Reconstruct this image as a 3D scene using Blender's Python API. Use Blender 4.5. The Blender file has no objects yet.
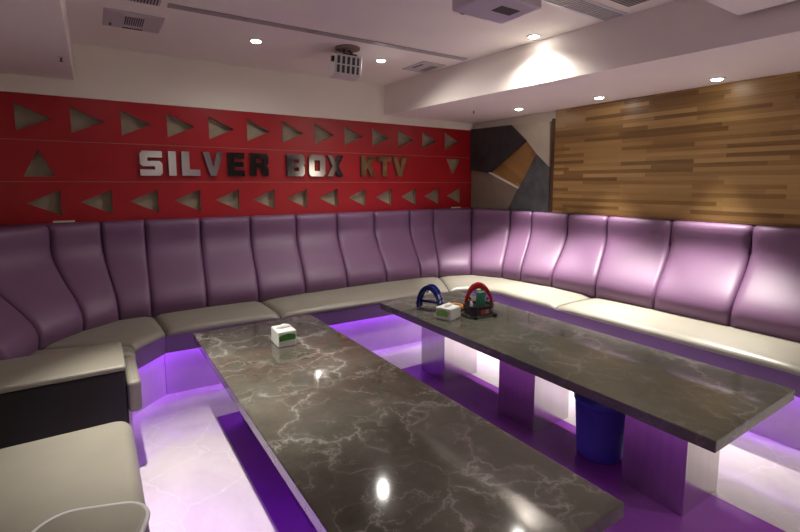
import bpy, bmesh, math, random
from mathutils import Vector, Matrix
from mathutils.geometry import tessellate_polygon

SC = bpy.context.scene
COL = SC.collection
PI = math.pi
random.seed(7)

# ------------------------------------------------------------------ materials
def new_mat(name):
    m = bpy.data.materials.new(name)
    m.use_nodes = True
    nt = m.node_tree
    return m, nt, nt.nodes['Principled BSDF']

def setp(b, col=None, rough=None, metal=None, **k):
    if col is not None: b.inputs['Base Color'].default_value = (*col, 1)
    if rough is not None: b.inputs['Roughness'].default_value = rough
    if metal is not None: b.inputs['Metallic'].default_value = metal
    for n, v in k.items():
        b.inputs[n.replace('_', ' ')].default_value = v

def N(nt, t, **k):
    n = nt.nodes.new(t)
    for a, v in k.items(): setattr(n, a, v)
    return n

def ramp(nt, fac, stops):
    r = N(nt, 'ShaderNodeValToRGB')
    e = r.color_ramp.elements
    while len(e) < len(stops): e.new(.5)
    for i, (p, c) in enumerate(stops):
        e[i].position = p
        e[i].color = (*c, 1) if len(c) == 3 else c
    nt.links.new(fac, r.inputs[0])
    return r

def pos(nt, scale=(1, 1, 1), rot=(0, 0, 0)):
    g = N(nt, 'ShaderNodeNewGeometry')
    mp = N(nt, 'ShaderNodeMapping')
    mp.inputs['Scale'].default_value = scale
    mp.inputs['Rotation'].default_value = rot
    nt.links.new(g.outputs['Position'], mp.inputs[0])
    return mp.outputs[0]

def noise(nt, vec, scale, detail=3, rough=.5, dist=0):
    n = N(nt, 'ShaderNodeTexNoise')
    n.inputs['Scale'].default_value = scale
    n.inputs['Detail'].default_value = detail
    n.inputs['Roughness'].default_value = rough
    n.inputs['Distortion'].default_value = dist
    if vec: nt.links.new(vec, n.inputs['Vector'])
    return n

def mixc(nt, fac, a, b, mode='MIX'):
    m = N(nt, 'ShaderNodeMix', data_type='RGBA', blend_type=mode)
    for idx, v in ((0, fac), (6, a), (7, b)):
        if isinstance(v, (int, float)): m.inputs[idx].default_value = v
        elif isinstance(v, tuple): m.inputs[idx].default_value = (*v, 1)
        else: nt.links.new(v, m.inputs[idx])
    return m.outputs[2]

def math_(nt, op, a, b=None):
    m = N(nt, 'ShaderNodeMath', operation=op)
    for i, v in enumerate((a, b)):
        if v is None: continue
        if isinstance(v, (int, float)): m.inputs[i].default_value = v
        else: nt.links.new(v, m.inputs[i])
    return m.outputs[0]

def bump(nt, bsdf, h, strength=.2, dist=.01):
    b = N(nt, 'ShaderNodeBump')
    b.inputs['Strength'].default_value = strength
    b.inputs['Distance'].default_value = dist
    nt.links.new(h, b.inputs['Height'])
    nt.links.new(b.outputs[0], bsdf.inputs['Normal'])

def plain(name, col, rough=.5, metal=0, var=.06, nscale=6, bmp=0, bscale=200, **k):
    m, nt, b = new_mat(name)
    setp(b, col, rough, metal, **k)
    v = pos(nt)
    n = noise(nt, v, nscale, 4)
    a = tuple(max(0, c * (1 - var)) for c in col); c2 = tuple(min(1, c * (1 + var)) for c in col)
    r = ramp(nt, n.outputs['Fac'], [(.3, a), (.7, c2)])
    nt.links.new(r.outputs[0], b.inputs['Base Color'])
    if bmp:
        n2 = noise(nt, v, bscale, 2)
        bump(nt, b, n2.outputs['Fac'], bmp, .002)
    return m

def emis(name, col, strength):
    m, nt, b = new_mat(name)
    setp(b, (0, 0, 0), .5)
    b.inputs['Emission Color'].default_value = (*col, 1)
    b.inputs['Emission Strength'].default_value = strength
    return m

M = {}
M['ceiling'] = plain('ceiling_paint', (.85, .80, .72), .85, var=.03, nscale=1.5)
M['soffit'] = plain('soffit_paint', (.82, .75, .70), .8, var=.03, nscale=1.5)
M['wall'] = plain('wall_paint', (.82, .78, .67), .8, var=.03, nscale=1.5)
M['wall_dim'] = plain('rear_wall_paint', (.42, .38, .37), .7, var=.05)
M['charcoal'] = plain('charcoal_board', (.035, .034, .036), .65, var=.3, nscale=9)
M['slate'] = plain('slate_board', (.075, .082, .088), .6, var=.3, nscale=12)
M['beige'] = plain('beige_board', (.47, .42, .33), .6, var=.08)
M['taupe_board'] = plain('taupe_board', (.21, .165, .125), .6, var=.08)
M['edge_white'] = plain('pale_highlight_card', (.75, .72, .66), .5)
M['red'] = plain('red_lacquer', (.36, .008, .015), .32, var=.06, nscale=2)
M['lining'] = plain('niche_beige', (.36, .315, .23), .8, var=.1, nscale=14)
M['purple'] = plain('purple_upholstery', (.155, .075, .152), .5, var=.06, nscale=4, bmp=.05, bscale=320)
M['skirt'] = plain('purple_skirt', (.165, .085, .235), .5, var=.06)
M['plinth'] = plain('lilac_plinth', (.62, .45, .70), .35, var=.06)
M['seat'] = plain('taupe_leather', (.24, .226, .183), .38, var=.06, nscale=5, bmp=.06, bscale=260)
M['black_leather'] = plain('black_leather', (.008, .006, .006), .6, var=.2, bmp=.08, bscale=200)
M['piping'] = plain('pale_piping', (.52, .51, .50), .4)
M['mirror'] = plain('mirror_metal', (.62, .60, .60), .07, 1, var=.02)
M['letter_side'] = plain('letter_side', (.05, .045, .045), .5)
M['white_plastic'] = plain('white_plastic', (.66, .66, .64), .4, var=.03)
M['lilac_plastic'] = plain('pale_plastic', (.62, .58, .64), .3, var=.03)
M['dark_plastic'] = plain('dark_plastic', (.018, .017, .018), .35, var=.1)
M['grille'] = plain('grille_dark', (.06, .055, .055), .6, var=.1)
M['vent_metal'] = plain('vent_metal', (.33, .31, .30), .5, var=.05)
M['hatch'] = plain('hatch_panel', (.50, .465, .47), .6, var=.02)
M['rosette'] = plain('rosette_brown', (.25, .165, .15), .6)
M['paper'] = plain('tissue_carton', (.74, .76, .72), .5, var=.02)
M['green_print'] = plain('green_print', (.045, .25, .03), .5, var=.3, nscale=60)
M['lime_print'] = plain('lime_print', (.22, .50, .08), .5, var=.3, nscale=60)
M['tissue'] = plain('tissue', (.85, .85, .83), .9, var=.02)
M['blue_gloss'] = plain('blue_gloss', (.007, .018, .17), .13, var=.2, nscale=40)
M['red_gloss'] = plain('red_gloss', (.48, .015, .025), .2, var=.1, nscale=40)
M['orange'] = plain('orange_plastic', (.55, .22, .04), .4)
M['green_card'] = plain('green_card', (.03, .22, .13), .5, var=.06)
M['red_label'] = plain('red_label', (.30, .045, .045), .4)
M['pale_patch'] = plain('pale_patch', (.34, .25, .23), .5)
M['steel_dark'] = plain('jingle_steel', (.6, .6, .62), .25, 1)
M['tv'] = plain('tv_screen', (.006, .006, .007), .2)
M['lamp'] = emis('lamp_glow', (1, .96, .88), 40)
M['led'] = emis('violet_led', (.44, .08, 1.0), 35)

def steel():
    m, nt, b = new_mat('brushed_steel')
    setp(b, (.55, .52, .52), .26, 1)
    v = pos(nt, (40, 40, 2))
    n = noise(nt, v, 1, 2)
    r = ramp(nt, n.outputs['Fac'], [(.3, (.60, .57, .57)), (.7, (.66, .63, .63))])
    nt.links.new(r.outputs[0], b.inputs['Base Color'])
    r2 = ramp(nt, n.outputs['Fac'], [(.2, (.20, .20, .20)), (.8, (.25, .25, .25))])
    nt.links.new(r2.outputs[0], b.inputs['Roughness'])
    return m
M['steel'] = steel()

def marble(name, base_cols, k1, k2, seed):
    m, nt, b = new_mat(name)
    setp(b, rough=.055)
    b.inputs['Specular IOR Level'].default_value = .6
    v0 = pos(nt, rot=(0, 0, seed))
    dn = noise(nt, v0, 3.2, 6, .62)
    sub = N(nt, 'ShaderNodeVectorMath', operation='SUBTRACT')
    nt.links.new(dn.outputs['Color'], sub.inputs[0]); sub.inputs[1].default_value = (.5, .5, .5)
    sc = N(nt, 'ShaderNodeVectorMath', operation='SCALE')
    nt.links.new(sub.outputs[0], sc.inputs[0]); sc.inputs['Scale'].default_value = .42
    ad = N(nt, 'ShaderNodeVectorMath', operation='ADD')
    nt.links.new(v0, ad.inputs[0]); nt.links.new(sc.outputs[0], ad.inputs[1])
    v = ad.outputs[0]
    base_n = noise(nt, v, 2.2, 6, .6)
    base = ramp(nt, base_n.outputs['Fac'], [(.28, base_cols[0]), (.5, base_cols[1]), (.72, base_cols[2])])
    def vein(scale, w, lo, hi):
        vo = N(nt, 'ShaderNodeTexVoronoi', feature='DISTANCE_TO_EDGE')
        vo.inputs['Scale'].default_value = scale
        nt.links.new(v, vo.inputs['Vector'])
        thin = ramp(nt, vo.outputs['Distance'], [(0, (1, 1, 1)), (w * .35, (.55, .55, .55)), (w, (.14, .14, .14)), (w * 3.2, (0, 0, 0))])
        mk = noise(nt, v0, scale * .75, 3, .6)
        msk = ramp(nt, mk.outputs['Fac'], [(lo, (0, 0, 0)), (hi, (1, 1, 1))])
        return mixc(nt, 1.0, thin.outputs[0], msk.outputs[0], 'MULTIPLY')
    v1 = vein(3.1, .032, .44, .62)
    v2 = vein(8.0, .035, .46, .66)
    s1 = mixc(nt, k1, (0, 0, 0), v1)
    c = mixc(nt, s1, base.outputs[0], (.40, .38, .345))
    s2 = mixc(nt, k2, (0, 0, 0), v2)
    c = mixc(nt, s2, c, (.34, .325, .29))
    nt.links.new(c, b.inputs['Base Color'])
    return m
M['marble'] = marble('veined_marble', [(.046, .041, .032), (.090, .084, .067), (.140, .134, .112)], .9, .75, 0)
M['marble_pale'] = marble('pale_grey_marble', [(.080, .080, .063), (.115, .115, .092), (.155, .155, .128)], .45, .35, .8)

def floor_mat():
    m, nt, b = new_mat('floor_tiles')
    setp(b, rough=.13)
    v = pos(nt)
    sp = N(nt, 'ShaderNodeSeparateXYZ'); nt.links.new(v, sp.inputs[0])
    x, y = sp.outputs[0], sp.outputs[1]
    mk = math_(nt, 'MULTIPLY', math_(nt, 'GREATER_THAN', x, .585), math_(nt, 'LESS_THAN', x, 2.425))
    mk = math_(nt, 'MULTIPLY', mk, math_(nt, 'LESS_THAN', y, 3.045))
    n = noise(nt, v, 2.2, 5, .6, .8)
    white = ramp(nt, n.outputs['Fac'], [(.35, (.54, .48, .52)), (.5, (.60, .54, .57)), (.7, (.65, .60, .62))])
    vo = N(nt, 'ShaderNodeTexVoronoi', feature='DISTANCE_TO_EDGE'); vo.inputs['Scale'].default_value = 2.6
    dn = noise(nt, v, 4, 4); ad = N(nt, 'ShaderNodeVectorMath', operation='ADD')
    sc = N(nt, 'ShaderNodeVectorMath', operation='SCALE'); sc.inputs['Scale'].default_value = .3
    nt.links.new(dn.outputs['Color'], sc.inputs[0]); nt.links.new(v, ad.inputs[0]); nt.links.new(sc.outputs[0], ad.inputs[1])
    nt.links.new(ad.outputs[0], vo.inputs['Vector'])
    ve = ramp(nt, vo.outputs['Distance'], [(0, (.35, .35, .35)), (.02, (0, 0, 0))])
    w2 = mixc(nt, ve.outputs[0], white.outputs[0], (.78, .74, .76))
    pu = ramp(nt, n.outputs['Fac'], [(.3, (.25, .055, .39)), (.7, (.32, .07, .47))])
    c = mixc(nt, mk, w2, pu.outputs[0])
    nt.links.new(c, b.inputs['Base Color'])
    return m
M['floor'] = floor_mat()

def wood_mat(name, ax, c_dark, c_mid, c_light, row=.034, brick=.62, rough=.38):
    # ax: mapping rotation that lays the boards in the brick texture's XY plane
    m, nt, b = new_mat(name)
    setp(b, rough=rough)
    g = N(nt, 'ShaderNodeNewGeometry')
    sp = N(nt, 'ShaderNodeSeparateXYZ'); nt.links.new(g.outputs['Position'], sp.inputs[0])
    cb = N(nt, 'ShaderNodeCombineXYZ')
    if ax == 'yz':
        nt.links.new(sp.outputs[1], cb.inputs[0]); nt.links.new(sp.outputs[2], cb.inputs[1])
        v = cb.outputs[0]
    else:                       # diagonal boards
        nt.links.new(sp.outputs[1], cb.inputs[0]); nt.links.new(sp.outputs[2], cb.inputs[1])
        mp = N(nt, 'ShaderNodeMapping'); mp.inputs['Rotation'].default_value = (0, 0, math.radians(ax))
        nt.links.new(cb.outputs[0], mp.inputs[0]); v = mp.outputs[0]
    def bricks(rw, bw, off):
        br = N(nt, 'ShaderNodeTexBrick', offset=.37, offset_frequency=2, squash=1.35, squash_frequency=3)
        br.inputs['Color1'].default_value = (0, 0, 0, 1); br.inputs['Color2'].default_value = (1, 1, 1, 1)
        br.inputs['Mortar'].default_value = (.35, .35, .35, 1)
        br.inputs['Scale'].default_value = 1
        br.inputs['Mortar Size'].default_value = .0005
        br.inputs['Mortar Smooth'].default_value = .3
        br.inputs['Bias'].default_value = -.05
        br.inputs['Brick Width'].default_value = bw
        br.inputs['Row Height'].default_value = rw
        nt.links.new(v, br.inputs['Vector'])
        return br
    br = bricks(row, brick, 0)
    st = N(nt, 'ShaderNodeMapping'); st.inputs['Scale'].default_value = (2.2, 60, 1)
    nt.links.new(v, st.inputs[0])
    gr = noise(nt, st.outputs[0], 1, 5, .6)
    f = mixc(nt, .38, br.outputs['Color'], gr.outputs['Fac'])
    r = ramp(nt, f, [(.10, c_dark), (.45, c_mid), (.85, c_light)])
    nt.links.new(r.outputs[0], b.inputs['Base Color'])
    bump(nt, b, br.outputs['Fac'], .15, .001)
    return m
M['wood'] = wood_mat('stave_wood', 'yz', (.135, .068, .020), (.32, .185, .062), (.45, .285, .112))
M['wood_diag'] = wood_mat('diagonal_wood', -32, (.27, .14, .045), (.36, .20, .07), (.43, .26, .10), row=.07, brick=2)
M['wood_dark'] = plain('dark_wood_edge', (.075, .038, .018), .5, var=.2, nscale=20)

def bin_mat():
    m, nt, b = new_mat('blue_bin_plastic')
    setp(b, (.05, .05, .42), .3)
    b.inputs['Transmission Weight'].default_value = .4
    b.inputs['IOR'].default_value = 1.2
    v = pos(nt); n = noise(nt, v, 8, 2)
    r = ramp(nt, n.outputs['Fac'], [(.3, (.13, .12, .58)), (.7, (.17, .15, .66))])
    nt.links.new(r.outputs[0], b.inputs['Base Color'])
    return m
M['bin'] = bin_mat()

# ------------------------------------------------------------------ mesh helpers
def link(o, parent=None):
    COL.objects.link(o)
    if parent is not None: o.parent = parent
    return o

def obj(name, bm, mat, parent=None, smooth=False, loc=None):
    me = bpy.data.meshes.new(name)
    bmesh.ops.recalc_face_normals(bm, faces=bm.faces[:])
    bm.to_mesh(me); bm.free()
    for mm in (mat if isinstance(mat, (list, tuple)) else [mat]): me.materials.append(M[mm])
    if smooth:
        for p in me.polygons: p.use_smooth = True
    o = bpy.data.objects.new(name, me)
    if loc is not None: o.location = loc
    return link(o, parent)

def thing(name, label, cat, loc=(0, 0, 0), rz=0, group=None):
    o = bpy.data.objects.new(name, None)
    o.empty_display_size = .1
    o.location = loc; o.rotation_euler = (0, 0, rz)
    link(o)
    return tag(o, label, cat, group)

def tag(o, label, cat, group=None):
    o['label'] = label; o['category'] = cat
    if group: o['group'] = group
    return o

def struct(name, bm, mat):
    o = obj(name, bm, mat); o['kind'] = 'structure'; return o

def bev(bm, w, seg=2, angle=30):
    es = [e for e in bm.edges if len(e.link_faces) == 2 and e.calc_face_angle(0) > math.radians(angle)]
    if es: bmesh.ops.bevel(bm, geom=es, offset=w, segments=seg, profile=.5, affect='EDGES', clamp_overlap=True)
    return bm

def box(x0, x1, y0, y1, z0, z1, b=0, seg=2, bm=None, m=None):
    t = bmesh.new()
    bmesh.ops.create_cube(t, size=1)
    for v in t.verts:
        v.co = Vector((x0 + (v.co.x + .5) * (x1 - x0), y0 + (v.co.y + .5) * (y1 - y0), z0 + (v.co.z + .5) * (z1 - z0)))
    if b: bev(t, b, seg)
    if m is not None: bmesh.ops.transform(t, matrix=m, verts=t.verts[:])
    return merge(bm, t)

def merge(bm, t):
    if bm is None: return t
    me = bpy.data.meshes.new('tmp'); t.to_mesh(me); t.free()
    bm.from_mesh(me); bpy.data.meshes.remove(me)
    return bm

def cyl(r0, r1, z0, z1, n=24, c=(0, 0), bm=None, m=None, b=0):
    t = bmesh.new()
    lo = [t.verts.new((c[0] + r0 * math.cos(2 * PI * i / n), c[1] + r0 * math.sin(2 * PI * i / n), z0)) for i in range(n)]
    hi = [t.verts.new((c[0] + r1 * math.cos(2 * PI * i / n), c[1] + r1 * math.sin(2 * PI * i / n), z1)) for i in range(n)]
    for i in range(n): t.faces.new((lo[i], lo[(i + 1) % n], hi[(i + 1) % n], hi[i]))
    t.faces.new(lo[::-1]); t.faces.new(hi)
    if b: bev(t, b, 2, 50)
    if m is not None: bmesh.ops.transform(t, matrix=m, verts=t.verts[:])
    return merge(bm, t)

def lathe(prof, n=40, bm=None, m=None, closed=False):
    t = bmesh.new()
    rings = [[t.verts.new((r * math.cos(2 * PI * i / n), r * math.sin(2 * PI * i / n), z)) for i in range(n)] for r, z in prof]
    k = len(rings)
    for a in range(k if closed else k - 1):
        A, B = rings[a], rings[(a + 1) % k]
        for i in range(n): t.faces.new((A[i], A[(i + 1) % n], B[(i + 1) % n], B[i]))
    if not closed:
        if prof[0][0] > 1e-5: t.faces.new(rings[0][::-1])
        if prof[-1][0] > 1e-5: t.faces.new(rings[-1])
    if m is not None: bmesh.ops.transform(t, matrix=m, verts=t.verts[:])
    return merge(bm, t)

def loft(rings, closed=True, caps=True, bm=None):
    t = bmesh.new()
    R = [[t.verts.new(p) for p in r] for r in rings]
    for a, b in zip(R, R[1:]):
        n = len(a)
        for i in range(n if closed else n - 1):
            j = (i + 1) % n
            t.faces.new((a[i], a[j], b[j], b[i]))
    if closed and caps:
        t.faces.new(R[0][::-1]); t.faces.new(R[-1])
    return merge(bm, t)

def prism(outer, holes, f, d0, d1, bm=None):
    """polygon with holes, extruded; f(u, v, d) -> point"""
    loops = [list(outer)] + [list(h) for h in holes]
    flat = [p for l in loops for p in l]
    tris = tessellate_polygon([[Vector((p[0], p[1], 0)) for p in l] for l in loops])
    t = bmesh.new()
    A = [t.verts.new(f(p[0], p[1], d0)) for p in flat]
    B = [t.verts.new(f(p[0], p[1], d1)) for p in flat]
    for a, b, c in tris:
        try:
            t.faces.new((A[a], A[b], A[c])); t.faces.new((B[c], B[b], B[a]))
        except ValueError: pass
    i = 0
    for l in loops:
        n = len(l)
        for k in range(n):
            p, q = i + k, i + (k + 1) % n
            t.faces.new((A[p], A[q], B[q], B[p]))
        i += n
    return merge(bm, t)

def tube(pts, r, n=8, closed=False, bm=None):
    t = bmesh.new()
    pts = [Vector(p) for p in pts]
    k = len(pts); rings = []
    for i, p in enumerate(pts):
        a = pts[(i - 1) % k] if (closed or i > 0) else p
        b = pts[(i + 1) % k] if (closed or i < k - 1) else p
        d = (b - a).normalized()
        up = Vector((0, 0, 1)) if abs(d.z) < .95 else Vector((1, 0, 0))
        s = d.cross(up).normalized(); u = s.cross(d)
        rings.append([t.verts.new(p + s * r * math.cos(2 * PI * j / n) + u * r * math.sin(2 * PI * j / n)) for j in range(n)])
    for i in range(k if closed else k - 1):
        A, B = rings[i], rings[(i + 1) % k]
        for j in range(n): t.faces.new((A[j], A[(j + 1) % n], B[(j + 1) % n], B[j]))
    if not closed: t.faces.new(rings[0][::-1]); t.faces.new(rings[-1])
    return merge(bm, t)

def copy_tree(o, parent=None):
    c = o.copy(); COL.objects.link(c)
    if parent is not None: c.parent = parent
    for ch in list(o.children): copy_tree(ch, c)
    return c

# ------------------------------------------------------------------ room shell
XL, XR, YR, YB, ZC = -.95, 4.10, -1.60, 4.50, 2.58
ZS = 2.26
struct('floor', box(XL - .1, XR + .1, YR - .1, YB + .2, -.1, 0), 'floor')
struct('ceiling', box(XL - .1, XR + .1, YR - .1, YB + .2, ZC, ZC + .1), 'ceiling')
wb = box(XL - .1, XR + .1, YB + .078, YB + .2, 0, ZC)
box(XL, XR, YB, YB + .078, 2.172, ZC, bm=wb)
struct('wall_back', wb, 'wall')
struct('wall_left', box(XL - .1, XL, YR, YB + .078, 0, ZC), 'wall')
struct('wall_right', box(XR, XR + .1, YR, YB + .078, 0, ZC), 'wall')
struct('wall_rear', box(XL - .1, XR + .1, YR - .1, YR, 0, ZC), 'wall_dim')
# dropped soffits
struct('trim_1', box(XL, -.066, YR, YB, 2.30, ZC), 'soffit')
def bx_(y): return 2.765 + .068 * (4.4 - y)
struct('trim_2', prism([(bx_(YB), YB), (XR, YB), (XR, YR), (bx_(YR), YR)], [], lambda u, v, d: (u, v, d), ZS, ZC), 'soffit')
struct('trim_3', box(.6, 2.96, -.2, 1.185, 2.40, ZC), 'soffit')
struct('added_dark_trim', box(XR - .04, XR, .42, 1.02, 0, ZS), 'charcoal')  # unseen charcoal board, added so the letter X mirrors something dark

# ------------------------------------------------------------------ red wall panels with triangular niches
fy = lambda u, v, d: (u, YB + d, v)
tops = [-.447 + i * .3385 for i in range(13)]
bots = [-.21 + i * .3399 for i in range(13)]
rows = [
    ('lowest red lacquered wall board with left-pointing triangular niches', 1.19, 1.5165,
     [[(x, 1.256), (x, 1.453), (x - .215, 1.355)] for x in bots]),
    ('middle red lacquered wall board carrying the metal lettering', 1.5195, 1.8285,
     [[(-.43, 1.556), (-.23, 1.556), (-.329, 1.758)], [(3.642, 1.804), (3.868, 1.804), (3.745, 1.608)]]),
    ('topmost red lacquered wall board with right-pointing triangular niches', 1.8315, 2.17,
     [[(x, 1.895 + .0013 * i), (x, 2.098 + .002 * i), (x + .218, 1.996 + .0015 * i)] for i, x in enumerate(tops)]),
]
for lab, z0, z1, tri in rows:
    t = thing('wall_board', lab, 'wall panel', (0, YB, z0), group='red boards of the back wall')
    rect = [(XL + .01, z0), (XR - .01, z0), (XR - .01, z1), (XL + .01, z1)]
    loc = Vector((0, YB, z0))
    f = lambda u, v, d: Vector((u, YB + d, v)) - loc
    obj('board_face', prism(rect, tri, f, 0, .014), 'red', t)
    z0b = z0 - (.0015 if z0 > 1.3 else 0); z1b = z1 + .0015
    rect2 = [(XL + .01, z0b), (XR - .01, z0b), (XR - .01, z1b), (XL + .01, z1b)]
    ln = prism(rect2, tri, f, .0145, .062)
    box(XL + .01, XR - .01, .0625, .077, z0b - z0, z1b - z0, bm=ln)
    if z1 < 2: box(XL + .01, XR - .01, .0008, .0144, z1 - z0 + .0002, z1 - z0 + .0028, bm=ln)
    o = obj('niche_lining', ln, 'lining', t); o['label'] = 'beige niche lining'

# ------------------------------------------------------------------ sign letters
def rect_(x0, x1, y0, y1): return [(x0, y0), (x1, y0), (x1, y1), (x0, y1)]
c = .10
L_ = {
 'S': ([(0, 0), (.88, 0), (1, .12), (1, .50), (.88, .60), (.34, .60), (.34, .74), (1, .74), (1, 1), (.12, 1), (0, .88), (0, .48), (.12, .38), (.66, .38), (.66, .25), (0, .25)], []),
 'I': (rect_(0, 1, 0, 1), []),
 'L': ([(0, 0), (1, 0), (1, .26), (.42, .26), (.42, 1), (0, 1)], []),
 'V': ([(.36, 0), (.64, 0), (1, 1), (.68, 1), (.5, .38), (.32, 1), (0, 1)], []),
 'E': ([(0, 0), (1, 0), (1, .24), (.38, .24), (.38, .39), (.94, .39), (.94, .61), (.38, .61), (.38, .76), (1, .76), (1, 1), (0, 1)], []),
 'R': ([(0, 0), (.34, 0), (.34, .36), (.52, .36), (.66, .26), (.66, 0), (1, 0), (1, .32), (.88, .46), (1, .56), (1, .88), (.88, 1), (0, 1)], [[(.34, .58), (.66, .58), (.66, .77), (.34, .77)]]),
 'B': ([(0, 0), (.88, 0), (1, .12), (1, .42), (.92, .5), (1, .58), (1, .88), (.88, 1), (0, 1)], [rect_(.36, .66, .23, .40), rect_(.36, .66, .60, .77)]),
 'O': ([(.14, 0), (.86, 0), (1, .12), (1, .88), (.86, 1), (.14, 1), (0, .88), (0, .12)], [rect_(.33, .67, .25, .75)]),
 'X': ([(0, 0), (.34, 0), (.5, .30), (.66, 0), (1, 0), (.70, .5), (1, 1), (.66, 1), (.5, .70), (.34, 1), (0, 1), (.30, .5)], []),
 'K': ([(0, 0), (.33, 0), (.33, .34), (.42, .44), (.66, 0), (1, 0), (.62, .60), (.98, 1), (.62, 1), (.33, .64), (.33, 1), (0, 1)], []),
 'T': ([(.34, 0), (.66, 0), (.66, .76), (1, .76), (1, 1), (0, 1), (0, .76), (.34, .76)], []),
}
sign = [('S', .344, .513, 'grey'), ('I', .561, .620, 'grey'), ('L', .665, .813, 'grey'), ('V', .838, 1.014, 'grey'), ('E', 1.055, 1.204, 'dark'), ('R', 1.256, 1.43, 'dark'),
        ('B', 1.615, 1.796, 'silver'), ('O', 1.844, 2.021, 'silver'), ('X', 2.046, 2.229, 'dark'),
        ('K', 2.443, 2.626, 'golden'), ('T', 2.655, 2.827, 'golden'), ('V', 2.852, 3.036, 'golden')]
tone = {'grey': 'dull grey', 'dark': 'dark', 'silver': 'bright silver', 'golden': 'golden brown'}
for i, (ch, x0, x1, tn) in enumerate(sign):
    word = 'first' if i < 6 else ('second' if i < 9 else 'last')
    z0 = 1.570 + .0012 * i; h = .208 + .0012 * i
    outer, holes = L_[ch]
    w = x1 - x0
    f = lambda u, v, d: (u * w, d, v * h)
    t = thing('sign_letter', '%s mirror metal letter %s in the %s word of the red wall sign' % (tone[tn], ch, word), 'letter', (x0, YB - .03, z0), group='letters of the wall sign')
    obj('letter_face', prism(outer, holes, f, 0, .006), 'mirror', t)
    obj('letter_body', prism(outer, holes, f, .0062, .0305), 'letter_side', t)

# ------------------------------------------------------------------ right wall: geometric panel + wood panel
t = thing('geometric_panel', 'angular patchwork panel of charcoal, beige, taupe and slate boards around a slanting timber piece', 'wall panel', (XR, 3.9, 1.19))
fx = lambda u, v, d: (-d - .002, u - 3.9, v - 1.19)
Z0 = 1.204
facets = [
    ('charcoal_facet', 'charcoal', .075, [(4.495, 2.182), (3.825, 2.168), (3.604, 1.986), (4.18, 1.634), (4.495, 1.678)]),
    ('beige_facet', 'beige', .060, [(3.820, 2.168), (3.285, 2.156), (3.275, 1.68), (3.453, 1.829), (3.600, 1.986)]),
    ('timber_facet', 'wood_diag', .014, [(3.604, 1.986), (3.453, 1.829), (3.707, 1.447), (4.18, 1.634)]),
    ('taupe_facet', 'taupe_board', .050, [(4.495, 1.674), (4.18, 1.631), (3.709, 1.443), (3.862, Z0), (4.495, Z0)]),
    ('slate_facet', 'slate', .050, [(3.453, 1.826), (3.275, 1.676), (3.275, Z0), (3.857, Z0), (3.704, 1.445)]),
]
for n, mt, d, poly in facets:
    o = obj(n, prism(poly, [], fx, 0, d), mt, t); o['label'] = n.replace('_facet', ' board')
o = obj('highlight_strip', prism([(4.175, 1.645), (4.178, 1.632), (3.712, 1.447), (3.706, 1.458)], [], fx, .0145, .054), 'edge_white', t); o['label'] = 'pale strip standing in for a highlight'  # highlight along the lower timber border, painted as a pale strip
t = thing('timber_panel', 'broad wall panel of short horizontal timber staves above the lit sofa', 'wall panel', (XR, 2.1, 1.19))
obj('stave_face', box(-.05, -.002, 1.03 - 2.1, 3.222 - 2.1, .014, ZS - 1.192), 'wood', t)
o = obj('edge_strip', box(-.053, -.002, 3.2225 - 2.1, 3.265 - 2.1, .014, 2.175 - 1.19), 'wood_dark', t); o['label'] = 'dark wooden edge strip'

# ------------------------------------------------------------------ sofa
ZT = 1.20       # top of the backs
# joints: bottom-front (junction with seat), top-front, top-back
J = {
 -2: ((-.46, 2.40), (-.80, 2.40), (-.94, 2.40)),
 -1: ((-.46, 3.11), (-.80, 3.11), (-.94, 3.11)),
 0: ((-.348, 3.52), (-.64, 3.86), (-.94, 4.05)),
 1: ((-.119, 3.775), (-.271, 4.23), (-.60, 4.49)),
 2: ((.105, 3.935), (.040, 4.345), (.030, 4.49)),
 3: ((.323, 3.96), (.343, 4.36), (.350, 4.49)),
 4: ((.724, 3.965), (.772, 4.36), (.79, 4.49)),
 5: ((1.145, 3.965), (1.205, 4.36), (1.24, 4.49)),
 6: ((1.575, 3.98), (1.65, 4.36), (1.69, 4.49)),
 7: ((2.01, 3.995), (2.092, 4.36), (2.15, 4.49)),
 8: ((2.46, 4.0), (2.538, 4.36), (2.61, 4.49)),
 9: ((2.885, 3.985), (3.006, 4.36), (3.09, 4.49)),
 10: ((3.11, 3.955), (3.335, 4.355), (3.43, 4.49)),
 11: ((3.44, 3.80), (3.82, 4.22), (4.09, 4.49)),
 12: ((3.60, 3.48), (3.97, 3.737), (4.09, 3.85)),
 13: ((3.63, 3.25), (3.97, 3.425), (4.09, 3.52)),
 14: ((3.69, 2.905), (3.97, 2.965), (4.09, 3.05)),
 15: ((3.70, 2.44), (3.97, 2.534), (4.09, 2.60)),
 16: ((3.70, 1.92), (3.97, 1.965), (4.09, 2.02)),
 17: ((3.70, 1.385), (3.97, 1.398), (4.09, 1.44)),
 18: ((3.70, .80), (3.97, .78), (4.09, .78)),
}
def lerp(a, b, s): return a + (b - a) * s
def V2(p): return Vector((p[0], p[1], 0))
def sstep(x): x = max(0, min(1, x)); return x * x * (3 - 2 * x)

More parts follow.
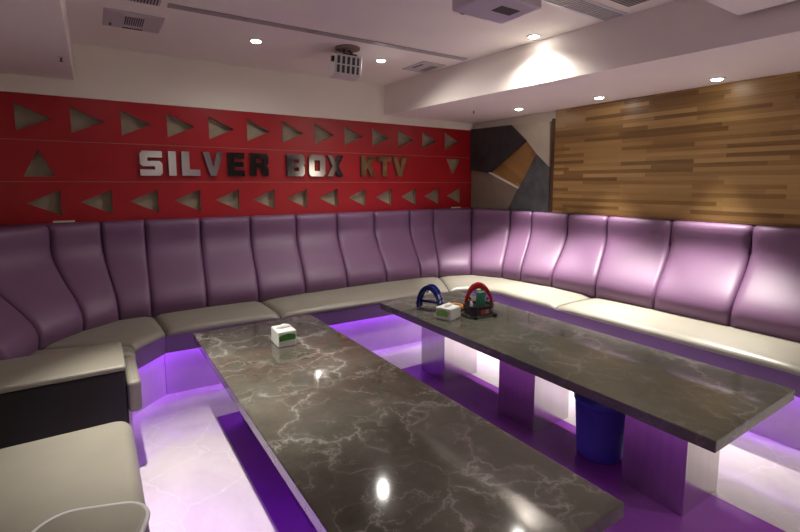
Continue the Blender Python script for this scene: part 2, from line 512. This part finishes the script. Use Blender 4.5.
def back_panel(i, j):
    a, b = J[i], J[j]
    nu, nv = 12, 18
    rings = []
    zb = .47
    for u in range(nu + 1):
        s = .5 - .5 * math.cos(PI * u / nu) * .55 - (u / nu - .5) * -.45 if False else u / nu
        s = .004 + .992 * (.5 + (s - .5) * (1 + .35 * (1 - (2 * s - 1) ** 2)) / 1.0) if 0 < u < nu else (.004 if u == 0 else .996)
        s = max(.004, min(.996, s))
        pb, pf, pk = (V2(a[k]).lerp(V2(b[k]), s) for k in range(3))
        out = (pb - pk); out.z = 0
        out = out.normalized() if out.length else Vector((0, -1, 0))
        edge = abs(2 * s - 1)
        crown = .013 * (1 - edge ** 6) - .022 * max(0, edge - .93) / .07
        ring = []
        for v in range(nv + 1):
            w = v / nv
            z = zb + (ZT - .045 - zb) * w
            q = sstep((w - .06) / .80)
            lum = .055 * math.exp(-((w - .26) / .20) ** 2) - .012 * math.exp(-((w - .72) / .16) ** 2)
            p = pb.lerp(pf, q) + out * (lum + crown * min(1, (w + .04) * 5))
            ring.append(Vector((p.x, p.y, z)))
        e = out * (crown * .8)
        top = -.012 * max(0, edge - .9) / .1
        for d, dz in ((-.006, -.022), (-.022, -.006), (-.05, 0)):
            p = pf + e + out * d
            ring.append(Vector((p.x, p.y, ZT + dz + top)))
        ring.append(Vector((pk.x, pk.y, ZT + top * .4)))
        ring.append(Vector((pk.x, pk.y, zb)))
        rings.append(ring)
    return loft(rings)

def resample(path, n):
    P = [V2(p) for p in path]
    ls = [0]
    for a, b in zip(P, P[1:]): ls.append(ls[-1] + (b - a).length)
    out = []
    for k in range(n + 1):
        d = ls[-1] * k / n
        for i in range(len(P) - 1):
            if d <= ls[i + 1] + 1e-9:
                out.append(P[i].lerp(P[i + 1], (d - ls[i]) / max(1e-9, ls[i + 1] - ls[i]))); break
    return out

def section(name, label, front, back, joints, n=16, crown=.012):
    """front / back: plan polylines in the same order; joints: list of back joints"""
    F, B = resample(front, n), resample(back, n)
    c0 = sum(F, Vector()) / len(F)
    T = thing(name, label, 'sofa', (c0.x, c0.y, 0), group='sections of the wrap-around sofa')
    # unit inward direction and full length per ray
    W = [((b - f).normalized(), (b - f).length) for f, b in zip(F, B)]
    def ringset(prof):
        rs = []
        for k, (f, (d, L)) in enumerate(zip(F, W)):
            e = abs(2 * k / n - 1)
            rs.append([f + d * (p[0] if p[0] >= 0 or True else 0) * 1.0 + Vector((0, 0, p[1])) - c0 if not callable(p) else p(f, d, L, e) for p in prof])
        return rs
    def seat(f, d, L, e, frac, dist, z, cr):
        dip = .016 * max(0, e - .9) / .1
        p = f + d * (dist if frac is None else L * frac)
        return p + Vector((0, 0, z + cr * (1 - e ** 4) - dip * (1 if z > .47 else .3))) - c0
    prof = [(None, .004, .452, 0), (None, -.008, .462, 0), (None, -.006, .474, .15), (None, .010, .487, .4), (None, .035, .494, .7), (None, .075, .497, .85),
            (.30, 0, .500, 1), (.55, 0, .501, 1), (.85, 0, .498, .7), (1.0, 0, .494, .3), (1.0, 0, .452, 0)]
    rings = [[seat(f, d, L, 2 * abs(k / n - .5), fr, ds, z, crown * cf) for fr, ds, z, cf in prof] for k, (f, (d, L)) in enumerate(zip(F, W))]
    # pull the end rings in a hair so neighbours show a seam
    tang0 = (F[1] - F[0]).normalized(); tang1 = (F[-1] - F[-2]).normalized()
    for p in rings[0]: p += tang0 * .003
    for p in rings[-1]: p -= tang1 * .003
    obj('seat_cushion', loft(rings), 'seat', T, smooth=False)
    def slab(pts):
        rr = [[f + d * (L if x == 'B' else x) + Vector((0, 0, z)) - c0 for x, z in pts] for f, (d, L) in zip(F, W)]
        for p in rr[0]: p += tang0 * .002
        for p in rr[-1]: p -= tang1 * .002
        return loft(rr)
    o = obj('front_skirt', slab([(.004, .33), (.004, .451), ('B', .451), ('B', .42), (.034, .42), (.034, .33)]), 'skirt', T)
    o['label'] = 'dark purple front skirt'
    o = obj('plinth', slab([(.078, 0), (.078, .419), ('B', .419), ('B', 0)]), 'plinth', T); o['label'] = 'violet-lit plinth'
    o = obj('light_strip', slab([(.040, .405), (.040, .419), (.058, .419), (.058, .405)]), 'led', T); o['label'] = 'violet light strip'
    for i, j in joints:
        bm = back_panel(i, j)
        bmesh.ops.translate(bm, vec=-c0, verts=bm.verts[:])
        o = obj('back_cushion', bm, 'purple', T, smooth=True); o['label'] = 'purple back cushion'
    # smooth the seat by angle
    for ch in T.children:
        if ch.name.startswith('seat_cushion'):
            for p in ch.data.polygons: p.use_smooth = len(p.vertices) == 4 and p.normal.length > 0
    return T

def jb(i, off=.06):
    a = Vector((J[i][0][0], J[i][0][1], 0)); k = V2(J[i][2]); d = (k - a).normalized()
    p = a + d * off
    return (p.x, p.y)

F3 = (.36, 3.50); F5 = (1.165, 3.468); F10 = (2.82, 3.43)
arc = []
cx_, cy_, rr_ = 2.84, 3.08, .34
for k in range(9):
    a = PI / 2 - PI / 2 * k / 8
    arc.append((cx_ + rr_ * math.cos(a), cy_ + rr_ * math.sin(a)))
section('sofa_section', 'left run of the purple sofa, mostly hidden behind the black-sided armrest', [(.15, 3.105), (.15, 3.26)], [(-.40 - .06, 3.105), jb(0)], [(-1, 0)], n=8)
section('sofa_section', 'dim chamfered corner section of the purple sofa at the left', [(.15, 3.26), F3], [jb(0), jb(1), jb(2), jb(3)], [(0, 1), (1, 2), (2, 3)], n=14)
section('sofa_section', 'straight sofa section with two back cushions beside the dim left corner', [F3, F5], [jb(3), jb(4), jb(5)], [(3, 4), (4, 5)], n=16)
section('sofa_section', 'longest sofa section along the red wall, behind both tables', [F5, F10], [jb(k) for k in range(5, 11)], [(k, k + 1) for k in range(5, 10)], n=24)
section('sofa_section', 'curved sofa section in the far right corner below the angular panel', [F10] + arc + [(3.18, 2.455)], [jb(k) for k in range(10, 16)], [(k, k + 1) for k in range(10, 15)], n=36)
section('sofa_section', 'brightly lit right-hand sofa section below the timber panel', [(3.18, 2.455), (3.18, .76)], [jb(15), jb(16), jb(17), jb(18)], [(15, 16), (16, 17), (17, 18)], n=24)

# ------------------------------------------------------------------ armrest, near seat
t = thing('armrest', 'broad armrest with taupe leather top and black sides at the left edge', 'armrest', (-.43, 2.885, 0))
obj('armrest_body', box(-.52, .512, -.215, .215, 0, .555, .012, 2), 'black_leather', t)
o = obj('top_pad', box(-.52, .518, -.220, .220, .5555, .588, .014, 3), 'seat', t, smooth=False); o['label'] = 'taupe leather top pad'
o = obj('front_rail', box(.5185, .582, -.20, .2195, .315, .488, .022, 3), 'seat', t); o['label'] = 'taupe padded front rail'
o = obj('rail_plinth', box(.5185, .535, -.14, .2195, 0, .3148), 'plinth', t)

def pad(x0, x1, y0, y1, z0, z1, r, rz, n=6):
    """rounded-corner cushion: corner radius r in plan, edge radius rz"""
    def outline(ins):
        pts = []
        rr = max(.004, r - ins)
        for (cx, cy, a0) in ((x1 - r, y1 - r, 0), (x0 + r, y1 - r, 90), (x0 + r, y0 + r, 180), (x1 - r, y0 + r, 270)):
            for k in range(n + 1):
                a = math.radians(a0 + 90 * k / n)
                pts.append((cx + rr * math.cos(a), cy + rr * math.sin(a)))
        return pts
    rings = []
    for ins, z in ((rz * .5, z0), (0, z0 + rz * .5), (0, z1 - rz)):
        rings.append([(x, y, z) for x, y in outline(ins)])
    for k in range(1, 6):
        a = PI / 2 * k / 5
        rings.append([(x, y, z1 - rz + rz * math.sin(a)) for x, y in outline(rz * (1 - math.cos(a)))])
    return loft(rings)
t = thing('bench_seat', 'taupe padded seat in the near left corner in front of the armrest', 'seat', (-.42, 1.85, 0))
obj('seat_cushion', pad(-.53, .505, -1.0, .47, .30, .475, .07, .05), 'seat', t, smooth=True)
o = obj('seat_base', box(-.53, .455, -.98, .44, 0, .2995), 'plinth', t)
o = obj('light_strip', box(.4555, .47, -.95, .40, .285, .2992), 'led', t); o['label'] = 'violet light strip'
t = thing('seat_pad', 'flat taupe pad with pale piped edge lying on the near left seat', 'cushion', (-.095, 1.475, .4755), math.radians(-20))
obj('pad_body', pad(-.15, .15, -.17, .17, 0, .03, .09, .012), 'seat', t, smooth=True)
pp = []
for (cx, cy, a0) in ((.06, .08, 0), (-.06, .08, 90), (-.06, -.08, 180), (.06, -.08, 270)):
    for k in range(8):
        a = math.radians(a0 + 90 * k / 7)
        pp.append((cx + .092 * math.cos(a), cy + .092 * math.sin(a), .022))
o = obj('piping', tube(pp, .0075, 10, True), 'piping', t, smooth=True); o['label'] = 'pale piping'

# ------------------------------------------------------------------ tables
def table(label, x0, x1, y0, y1, mt, lx):
    cx, cy = (x0 + x1) / 2, (y0 + y1) / 2
    t = thing('marble_table', label, 'table', (cx, cy, 0), group='long marble tables')
    hx, hy = (x1 - x0) / 2, (y1 - y0) / 2
    obj('tabletop', box(-hx, hx, -hy, hy, .498, .55, .005, 2), mt, t)
    for yc in (-.86, 0, .86):
        o = obj('leg', box(lx - .168, lx + .168, yc - .147, yc + .147, 0, .4975, .002, 1), 'steel', t); o['label'] = 'brushed steel box leg'
    return t
table('front marble table, nearer the camera, holding one tissue box', .483, 1.278, .713, 3.15, 'marble', 0)
table('right marble table with toy-like tambourines, above the blue bin', 1.882, 2.678, .718, 3.15, 'marble_pale', .03)

# ------------------------------------------------------------------ waste bin
t = thing('waste_bin', 'translucent blue plastic waste bin standing between the legs under the right table', 'bin', (2.285, 1.44, 0))
H = .33
bp = [(.001, .004), (.112, .004), (.118, .012), (.1205, .03), (.1375, H - .02), (.1345, H - .02), (.1175, .032), (.114, .014), (.001, .012)]
obj('bin_body', lathe([(r, z) for r, z in bp], 44), 'bin', t, smooth=True)
rim = lathe([(.1378, H - .022), (.144, H - .016), (.1445, H - .004), (.140, H), (.134, H - .006), (.1346, H - .0195)], 44, closed=True)
obj('rim', rim, 'bin', t, smooth=True)

# ------------------------------------------------------------------ tissue boxes
def tissue(label, loc, rz, w, d, h, prints):
    t = thing('tissue_box', label, 'tissue box', loc, rz, 'tissue boxes on the tables')
    obj('carton', box(-w / 2, w / 2, -d / 2, d / 2, 0, h, .008, 3), 'paper', t)
    for side, mt in prints:
        if side == 'front':
            pr = [(-w * .43, .036), (w * .43, .040), (w * .45, .068), (w * .1, .078), (-w * .3, .074), (-w * .45, .064)]
            o = obj('green_print', prism(pr, [], lambda u, v, q: (u, -d / 2 - q, v), .0002, .0012), mt, t)
        else:
            pr = [(-d * .43, .022), (d * .30, .026), (d * .42, .058), (d * .1, .074), (-d * .40, .070)]
            o = obj('green_print', prism(pr, [], lambda u, v, q: (-w / 2 - q, -u, v), .0002, .0012), mt, t)
        o['label'] = 'green printed patch'
    # slit collar and tissue tuft
    tf = bmesh.new()
    n = 18; rings = []
    for k, (r, z) in enumerate(((.022, h - .004), (.024, h + .005), (.024, h + .011), (.014, h + .018), (.006, h + .024))):
        rings.append([(r * (1.6 if k < 4 else 1) * math.cos(2 * PI * i / n) * (1 + .18 * math.sin(5 * i + k)), r * .55 * math.sin(2 * PI * i / n) * (1 + .25 * math.cos(4 * i + 2 * k)), z) for i in range(n)])
    tf.free()
    obj('tissue', loft(rings), 'tissue', t, smooth=True)
    return t
tissue('white tissue box with dark green print alone on the front table', (.905, 2.645, .5502), math.radians(-2), .112, .145, .094, [('front', 'green_print')])
tissue('white tissue box with lime green side beside the blue tambourine', (2.068, 2.515, .5502), math.radians(18), .14, .125, .085, [('left', 'lime_print')])

# ------------------------------------------------------------------ tambourines (half-moon, standing on their ends)
def tambourine(label, mat, loc, rz, R=.105, tall=1.9, depth=.07):
    t = thing('tambourine', label, 'tambourine', loc, rz, 'half-moon tambourines on the right table')
    n = 30
    def arch(k, r):
        a = PI * k / n
        return (r * math.cos(a), (R * (tall - 1)) * 0 + r * tall * .98 * math.sin(a))
    def band(r0, r1, h0, h1):
        rings = []
        for k in range(n + 1):
            a = PI * (-.05 + 1.10 * k / n)
            ca, sa = math.cos(a), math.sin(a)
            z = lambda r: max(0.0, .03 + (r * tall - .03 * r / R) * sa * .94)
            rings.append([(r0 * ca, h0, z(r0)), (r1 * ca, h0, z(r1)), (r1 * ca, h1, z(r1)), (r0 * ca, h1, z(r0))])
        return loft(rings)
    obj('frame', band(R - .022, R, -depth / 2, -depth / 2 + .018), mat, t)
    obj('frame', band(R - .022, R, depth / 2 - .018, depth / 2), mat, t)
    obj('rim_web', band(R - .015, R - .004, -depth / 2 + .0185, depth / 2 - .0185), mat, t)
    hb = box(-R + .0225, R - .0225, -.012, .012, .048, .066, .005)
    obj('handle', hb, mat, t)
    for k in range(4):
        a = PI * (.14 + .24 * k)
        ca, sa = math.cos(a), math.sin(a)
        r = R - .008
        z = .03 + (r * tall - .03) * sa * .94
        jb_ = None
        rr = R - .022
        jb_ = cyl(.012, .012, -.004, .004, 16, m=Matrix.Translation(((rr - .014) * ca, 0, z - .030 * sa)) @ Matrix.Rotation(PI / 2, 4, 'X'))
        o = obj('jingle', jb_, 'steel_dark', t); o['label'] = 'metal jingle discs'
    return t
tambourine('glossy blue half-moon tambourine standing upright on the right table', 'blue_gloss', (2.10, 2.775, .5503), math.radians(-62), R=.098, tall=2.02)
tambourine('glossy red half-moon tambourine standing upright behind the black caddy', 'red_gloss', (2.40, 2.56, .5503), math.radians(-40), R=.108, tall=2.0)

# orange piece lying behind the tissue box
t = obj('plastic_ring', tube([(.062 * math.cos(2 * PI * k / 24), .062 * math.sin(2 * PI * k / 24), .018) for k in range(24)], .0165, 10, True), 'orange', smooth=True, loc=(2.25, 2.67, .551))
tag(t, 'orange plastic ring lying behind the lime green tissue box', 'ring')

# ------------------------------------------------------------------ black caddy
t = thing('table_caddy', 'low black plastic caddy with red label on the right table', 'caddy', (2.30, 2.45, .5502), math.radians(-8))
def oct_(w, d, c): return [(-w + c, -d), (w - c, -d), (w, -d + c), (w, d - c), (w - c, d), (-w + c, d), (-w, d - c), (-w, -d + c)]
up = lambda u, v, d: (u, v, d)
def oct_loft(spec): return loft([[(x, y, z) for x, y in oct_(w, d, c)] for w, d, c, z in spec])
obj('caddy_base', oct_loft([(.118, .082, .03, 0), (.118, .082, .03, .010), (.106, .072, .03, .018)]), 'dark_plastic', t)
obj('caddy_body', oct_loft([(.098, .066, .03, .0182), (.096, .064, .03, .062), (.108, .074, .032, .072), (.108, .074, .032, .082), (.100, .066, .03, .082), (.092, .060, .028, .066)]), 'dark_plastic', t)
o = obj('label_plate', box(-.034, .040, -.0735, -.0675, .024, .058), 'red_label', t); o['label'] = 'red label'
o = obj('pale_square', box(.008, .032, -.0752, -.0737, .030, .054), 'pale_patch', t); o['label'] = 'pale square on the red label'
for x in (-.085, .085):
    obj('caddy_foot', cyl(.016, .016, 0, .02, 16, (x, -.085)), 'dark_plastic', t)
t = tag(obj('card_box', box(-.034, .034, -.014, .014, 0, .10, .003), 'green_card', loc=(2.322, 2.455, .6165)), 'upright green card box standing in the black caddy', 'card box')
t = tag(obj('bottle', lathe([(.001, 0), (.011, 0), (.012, .004), (.012, .03), (.007, .034), (.007, .042), (.001, .043)], 20), 'white_plastic', smooth=True, loc=(2.232, 2.455, .6165)), 'tiny white bottle standing in the black caddy beside the green card box', 'bottle')

# ------------------------------------------------------------------ ceiling fittings
def downlight(label, x, y, z, W, size=95, blend=.7, aim=None, first=[None]):
    if first[0] is None:
        t = thing('downlight', label, 'ceiling light', (x, y, z), group='recessed downlights')
        obj('trim_ring', lathe([(.036, -.001), (.036, -.006), (.043, -.009), (.050, -.005), (.051, -.0005), (.044, -.0005)], 32, closed=True), 'white_plastic', t, smooth=True)
        o = obj('lens', lathe([(.0355, -.001), (.035, -.008), (.028, -.013), (.015, -.017), (.001, -.018)], 32), 'lamp', t); o['label'] = 'glowing lens'
        first[0] = t
    else:
        t = copy_tree(first[0]); t.location = (x, y, z); t['label'] = label
    l = bpy.data.lights.new('downlight_beam', 'SPOT')
    l.energy = W; l.spot_size = math.radians(size); l.spot_blend = blend; l.shadow_soft_size = .022; l.color = (1, .95, .87)
    lo = bpy.data.objects.new('downlight_beam', l)
    lo.location = (x, y, z - .028)
    if aim:
        lo.rotation_euler = (Vector(aim) - Vector(lo.location)).to_track_quat('-Z', 'Y').to_euler()
    COL.objects.link(lo)
    return t
downlight('ceiling downlight left of the hanging disco lamp', 1.104, 3.66, ZC, 14, 172, 1)
downlight('ceiling downlight just right of the hanging disco lamp', 2.182, 3.618, ZC, 50, 165, 1, (2.25, 2.9, .5))
downlight('ceiling downlight washing the right-hand bulkhead, near the projector', 2.775, 2.43, ZC, 72, 152, 1, (2.25, 2.5, .5))
downlight('soffit downlight nearest the angular patchwork panel', 3.66, 3.37, ZS, 300, 60, 1, (3.50, 3.33, .7))
downlight('middle soffit downlight, above the left end of the timber panel', 3.78, 2.55, ZS, 370, 60, 1, (3.50, 2.52, .7))
downlight('soffit downlight nearest the right edge, close to the timber panel', 3.83, 1.64, ZS, 350, 60, 1, (3.50, 1.63, .7))
downlight('ceiling downlight out of sight above the near left floor', .12, 2.6, ZC, 300, 52, 1, (.42, 2.2, 0))
downlight('added unseen ceiling downlight brightening the rear wall mirrored in the letters', 1.2, -1.0, ZC, 40, 150, 1)  # added lamp: brightens the rear wall that the first letters mirror
downlight('added unseen soffit downlight brightening the right wall mirrored in the letters', 3.6, -.9, ZS, 110, 140, 1)  # unseen lamp put in so letters B and O mirror a bright wall

# disco lamp
t = thing('disco_lamp', 'white box-shaped disco lamp with black slots hanging from the ceiling', 'lamp', (1.79, 3.45, ZC))
obj('ceiling_plate', cyl(.10, .10, -.012, -.0005, 32, (-.02, .0)), 'rosette', t)
R_ = Matrix.Translation((0, .07, -.135)) @ Matrix.Rotation(math.radians(-14), 4, 'Z') @ Matrix.Rotation(math.radians(4), 4, 'Y')
o = obj('housing', box(-.115, .105, -.10, .10, -.08, .075, .006, m=R_), 'white_plastic', t)
for r in range(2):
    for k in range(5):
        x0 = -.094 + k * .040; z0 = -.07 + r * .07
        s = obj('slot', box(x0, x0 + (.022 if k < 4 else .016), -.1035, -.1003, z0, z0 + .058, m=R_), 'grille', t); s['label'] = 'black vent slot'
k_ = obj('knob', cyl(.024, .022, 0, .022, 20, m=R_ @ Matrix.Translation((-.1153, -.07, .035)) @ Matrix.Rotation(-PI / 2, 4, 'Y')), 'dark_plastic', t); k_['label'] = 'black knob'
br = tube([R_ @ Vector((.03, 0, .076)), (.03, .02, -.035), (.0, .02, -.013)], .010, 8)
tube([R_ @ Vector((.075, -.03, .085)), R_ @ Vector((.03, -.03, .088)), R_ @ Vector((-.03, -.03, .098)), (-.05, .0, -.013)], .008, 8, bm=br)
box(-.02, .075, -.06, .0, .0765, .10, .008, bm=br, m=R_)
obj('bracket', br, 'dark_plastic', t)

# projector
t = thing('projector', 'pale box-shaped projector hung from the ceiling at the top edge', 'projector', (1.675, 1.705, ZC))
obj('casing', box(-.17, .17, -.135, .13, -.25, -.135, .01), 'lilac_plastic', t)
o = obj('lens', cyl(.036, .032, 0, .03, 24, m=Matrix.Translation((-.075, .1303, -.205)) @ Matrix.Rotation(-PI / 2, 4, 'X')), 'dark_plastic', t); o['label'] = 'black lens'
o = obj('belly_grille', box(-.02, .10, -.06, .01, -.2525, -.2502), 'grille', t); o['label'] = 'dark grille under the casing'
o = obj('side_grille', box(.1702, .172, -.10, .05, -.215, -.16), 'grille', t)
mp_ = cyl(.022, .022, -.134, -.012, 16); cyl(.06, .06, -.012, -.0005, 24, bm=mp_); box(-.06, .06, -.06, .06, -.1348, -.128, bm=mp_)
obj('ceiling_mount', mp_, 'white_plastic', t)

# linear slot diffuser
def slats(x0, x1, y0, y1, n, z0, z1, along='y'):
    bm = None
    for k in range(n):
        if along == 'y':
            a = x0 + (x1 - x0) * (k + .25) / n; bm = box(a, a + (x1 - x0) / n * .45, y0, y1, z0, z1, bm=bm)
        else:
            a = y0 + (y1 - y0) * (k + .25) / n; bm = box(x0, x1, a, a + (y1 - y0) / n * .45, z0, z1, bm=bm)
    return bm
t = thing('slot_diffuser', 'long thin grey slot diffuser running across the ceiling', 'air vent', (1.62, 3.215, ZC), math.radians(-1.4))
for k in range(5):
    a = -1.17 + k * .468
    obj('diffuser_segment', box(a, a + .463, -.034, .034, -.006, -.0005), 'vent_metal', t)
# left service hatch with grille
t = thing('ceiling_hatch', 'pale ceiling hatch with a small dark grille at the upper left', 'hatch', (.295, 3.68, ZC))
obj('hatch_panel', box(-.17, .17, -.18, .18, -.008, -.0005, .002), 'hatch', t)
obj('grille', slats(-.052, .062, -.10, .075, 9, -.0112, -.0082), 'grille', t)
obj('slot', box(-.056, .066, .145, .165, -.0112, -.0082), 'wood_dark', t)
obj('latch', box(-.135, -.12, .095, .15, -.0112, -.0082), 'dark_plastic', t)
t = thing('air_grille', 'small slatted dark grille cut off by the top edge beside the hatch', 'air vent', (.325, 3.22, ZC))
obj('frame', box(-.085, .085, -.085, .062, -.006, -.0005), 'hatch', t)
obj('slats', slats(-.075, .075, -.075, .052, 9, -.009, -.0062), 'grille', t)
t = thing('ceiling_hatch', 'pale ceiling hatch near the right bulkhead, beyond the slot diffuser', 'hatch', (2.635, 3.60, ZC))
obj('hatch_panel', box(-.13, .125, -.17, .17, -.008, -.0005, .002), 'hatch', t)
obj('grille', slats(.02, .10, -.09, .10, 7, -.0112, -.0082), 'vent_metal', t)
obj('latch', box(-.09, -.07, -.09, .06, -.0112, -.0082), 'dark_plastic', t)
# return-air grille by the bulkhead
t = thing('air_grille', 'long two-row grey air grille at the top right beside the bulkhead', 'air vent', (2.45, 1.875, ZC))
obj('frame', box(-.44, .465, -.085, .08, -.006, -.0005), 'white_plastic', t)
for k in range(4):
    a = -.43 + k * .222
    obj('slat_panel', slats(a, a + .212, -.068, .062, 7, -.0095, -.0062, 'x'), 'vent_metal', t)
t = thing('air_grille', 'square dark grille cut off by the top edge beside the bulkhead', 'air vent', (2.69, 1.62, ZC))
obj('frame', box(-.13, .115, -.10, .10, -.006, -.0005), 'grille', t)
obj('slats', slats(-.12, .105, -.09, .09, 9, -.009, -.0062, 'x'), 'vent_metal', t)
# sprinklers
def sprinkler(label, x, y, z):
    t = thing('ceiling_sprinkler', label, 'sprinkler', (x, y, z), group='ceiling sprinkler heads')
    obj('escutcheon', cyl(.014, .018, -.004, -.0004, 20), 'white_plastic', t)
    s = cyl(.006, .005, -.026, -.0042, 12); cyl(.011, .011, -.029, -.0262, 16, bm=s)
    obj('head', s, 'wood_dark', t)
    return t
sprinkler('small brown sprinkler head under the right soffit near the far corner', 3.36, 3.71, ZS)
sprinkler('small brown sprinkler head under the left soffit', -.115, 3.73, 2.30)
# unseen rear-wall screen, added so letters E and R mirror something dark
t = thing('added_rear_screen', 'added unseen black screen on the rear wall, mirrored dark in the letters', 'added_screen', (3.2, YR, 1.85))
obj('screen', box(-.78, .78, .0405, .045, -.42, .42), 'tv', t)
obj('casing', box(-.8, .8, .0005, .04, -.44, .44), 'dark_plastic', t)

# cream strips lying on the sofa back
for lab, x in (('cream card strip lying on the sofa back at the dim left end', -.20), ('cream card strip lying on the sofa back near the far right corner', 3.78)):
    tag(obj('card_strip', box(-.07, .07, -.012, .012, 0, .014, .002), 'edge_white', loc=(x, YB - .03, ZT + .001)), lab, 'card', 'card strips on the sofa back')

# ------------------------------------------------------------------ world, camera, view
w = bpy.data.worlds.new('room_ambient'); SC.world = w
w.use_nodes = True
w.node_tree.nodes['Background'].inputs[0].default_value = (.9, .85, 1, 1)
w.node_tree.nodes['Background'].inputs[1].default_value = .03

f, cx, cy, H0 = 465., 400., 236., 1.5
pitch = math.atan2(cy - 184, f)
up = Vector((0, math.cos(pitch), math.sin(pitch)))
vy = Vector((92 - cx, -(184 - cy), -f)).normalized()
vy = (vy - up * vy.dot(up)).normalized()
vx = vy.cross(up)
R = Matrix((vx, vy, up))
cam = bpy.data.cameras.new('camera')
cam.sensor_fit = 'HORIZONTAL'; cam.sensor_width = 36
cam.lens = f / 800 * 36
cam.shift_y = (cy - 266) / 800.
cam.clip_start = .02
co = bpy.data.objects.new('camera', cam)
co.matrix_world = Matrix.Translation((0, 0, H0)) @ R.to_4x4()
COL.objects.link(co)
SC.camera = co
SC.view_settings.view_transform = 'Standard'
SC.view_settings.look = 'None'
SC.view_settings.gamma = 1
SC.view_settings.exposure = .32
SC.view_settings.use_curve_mapping = False
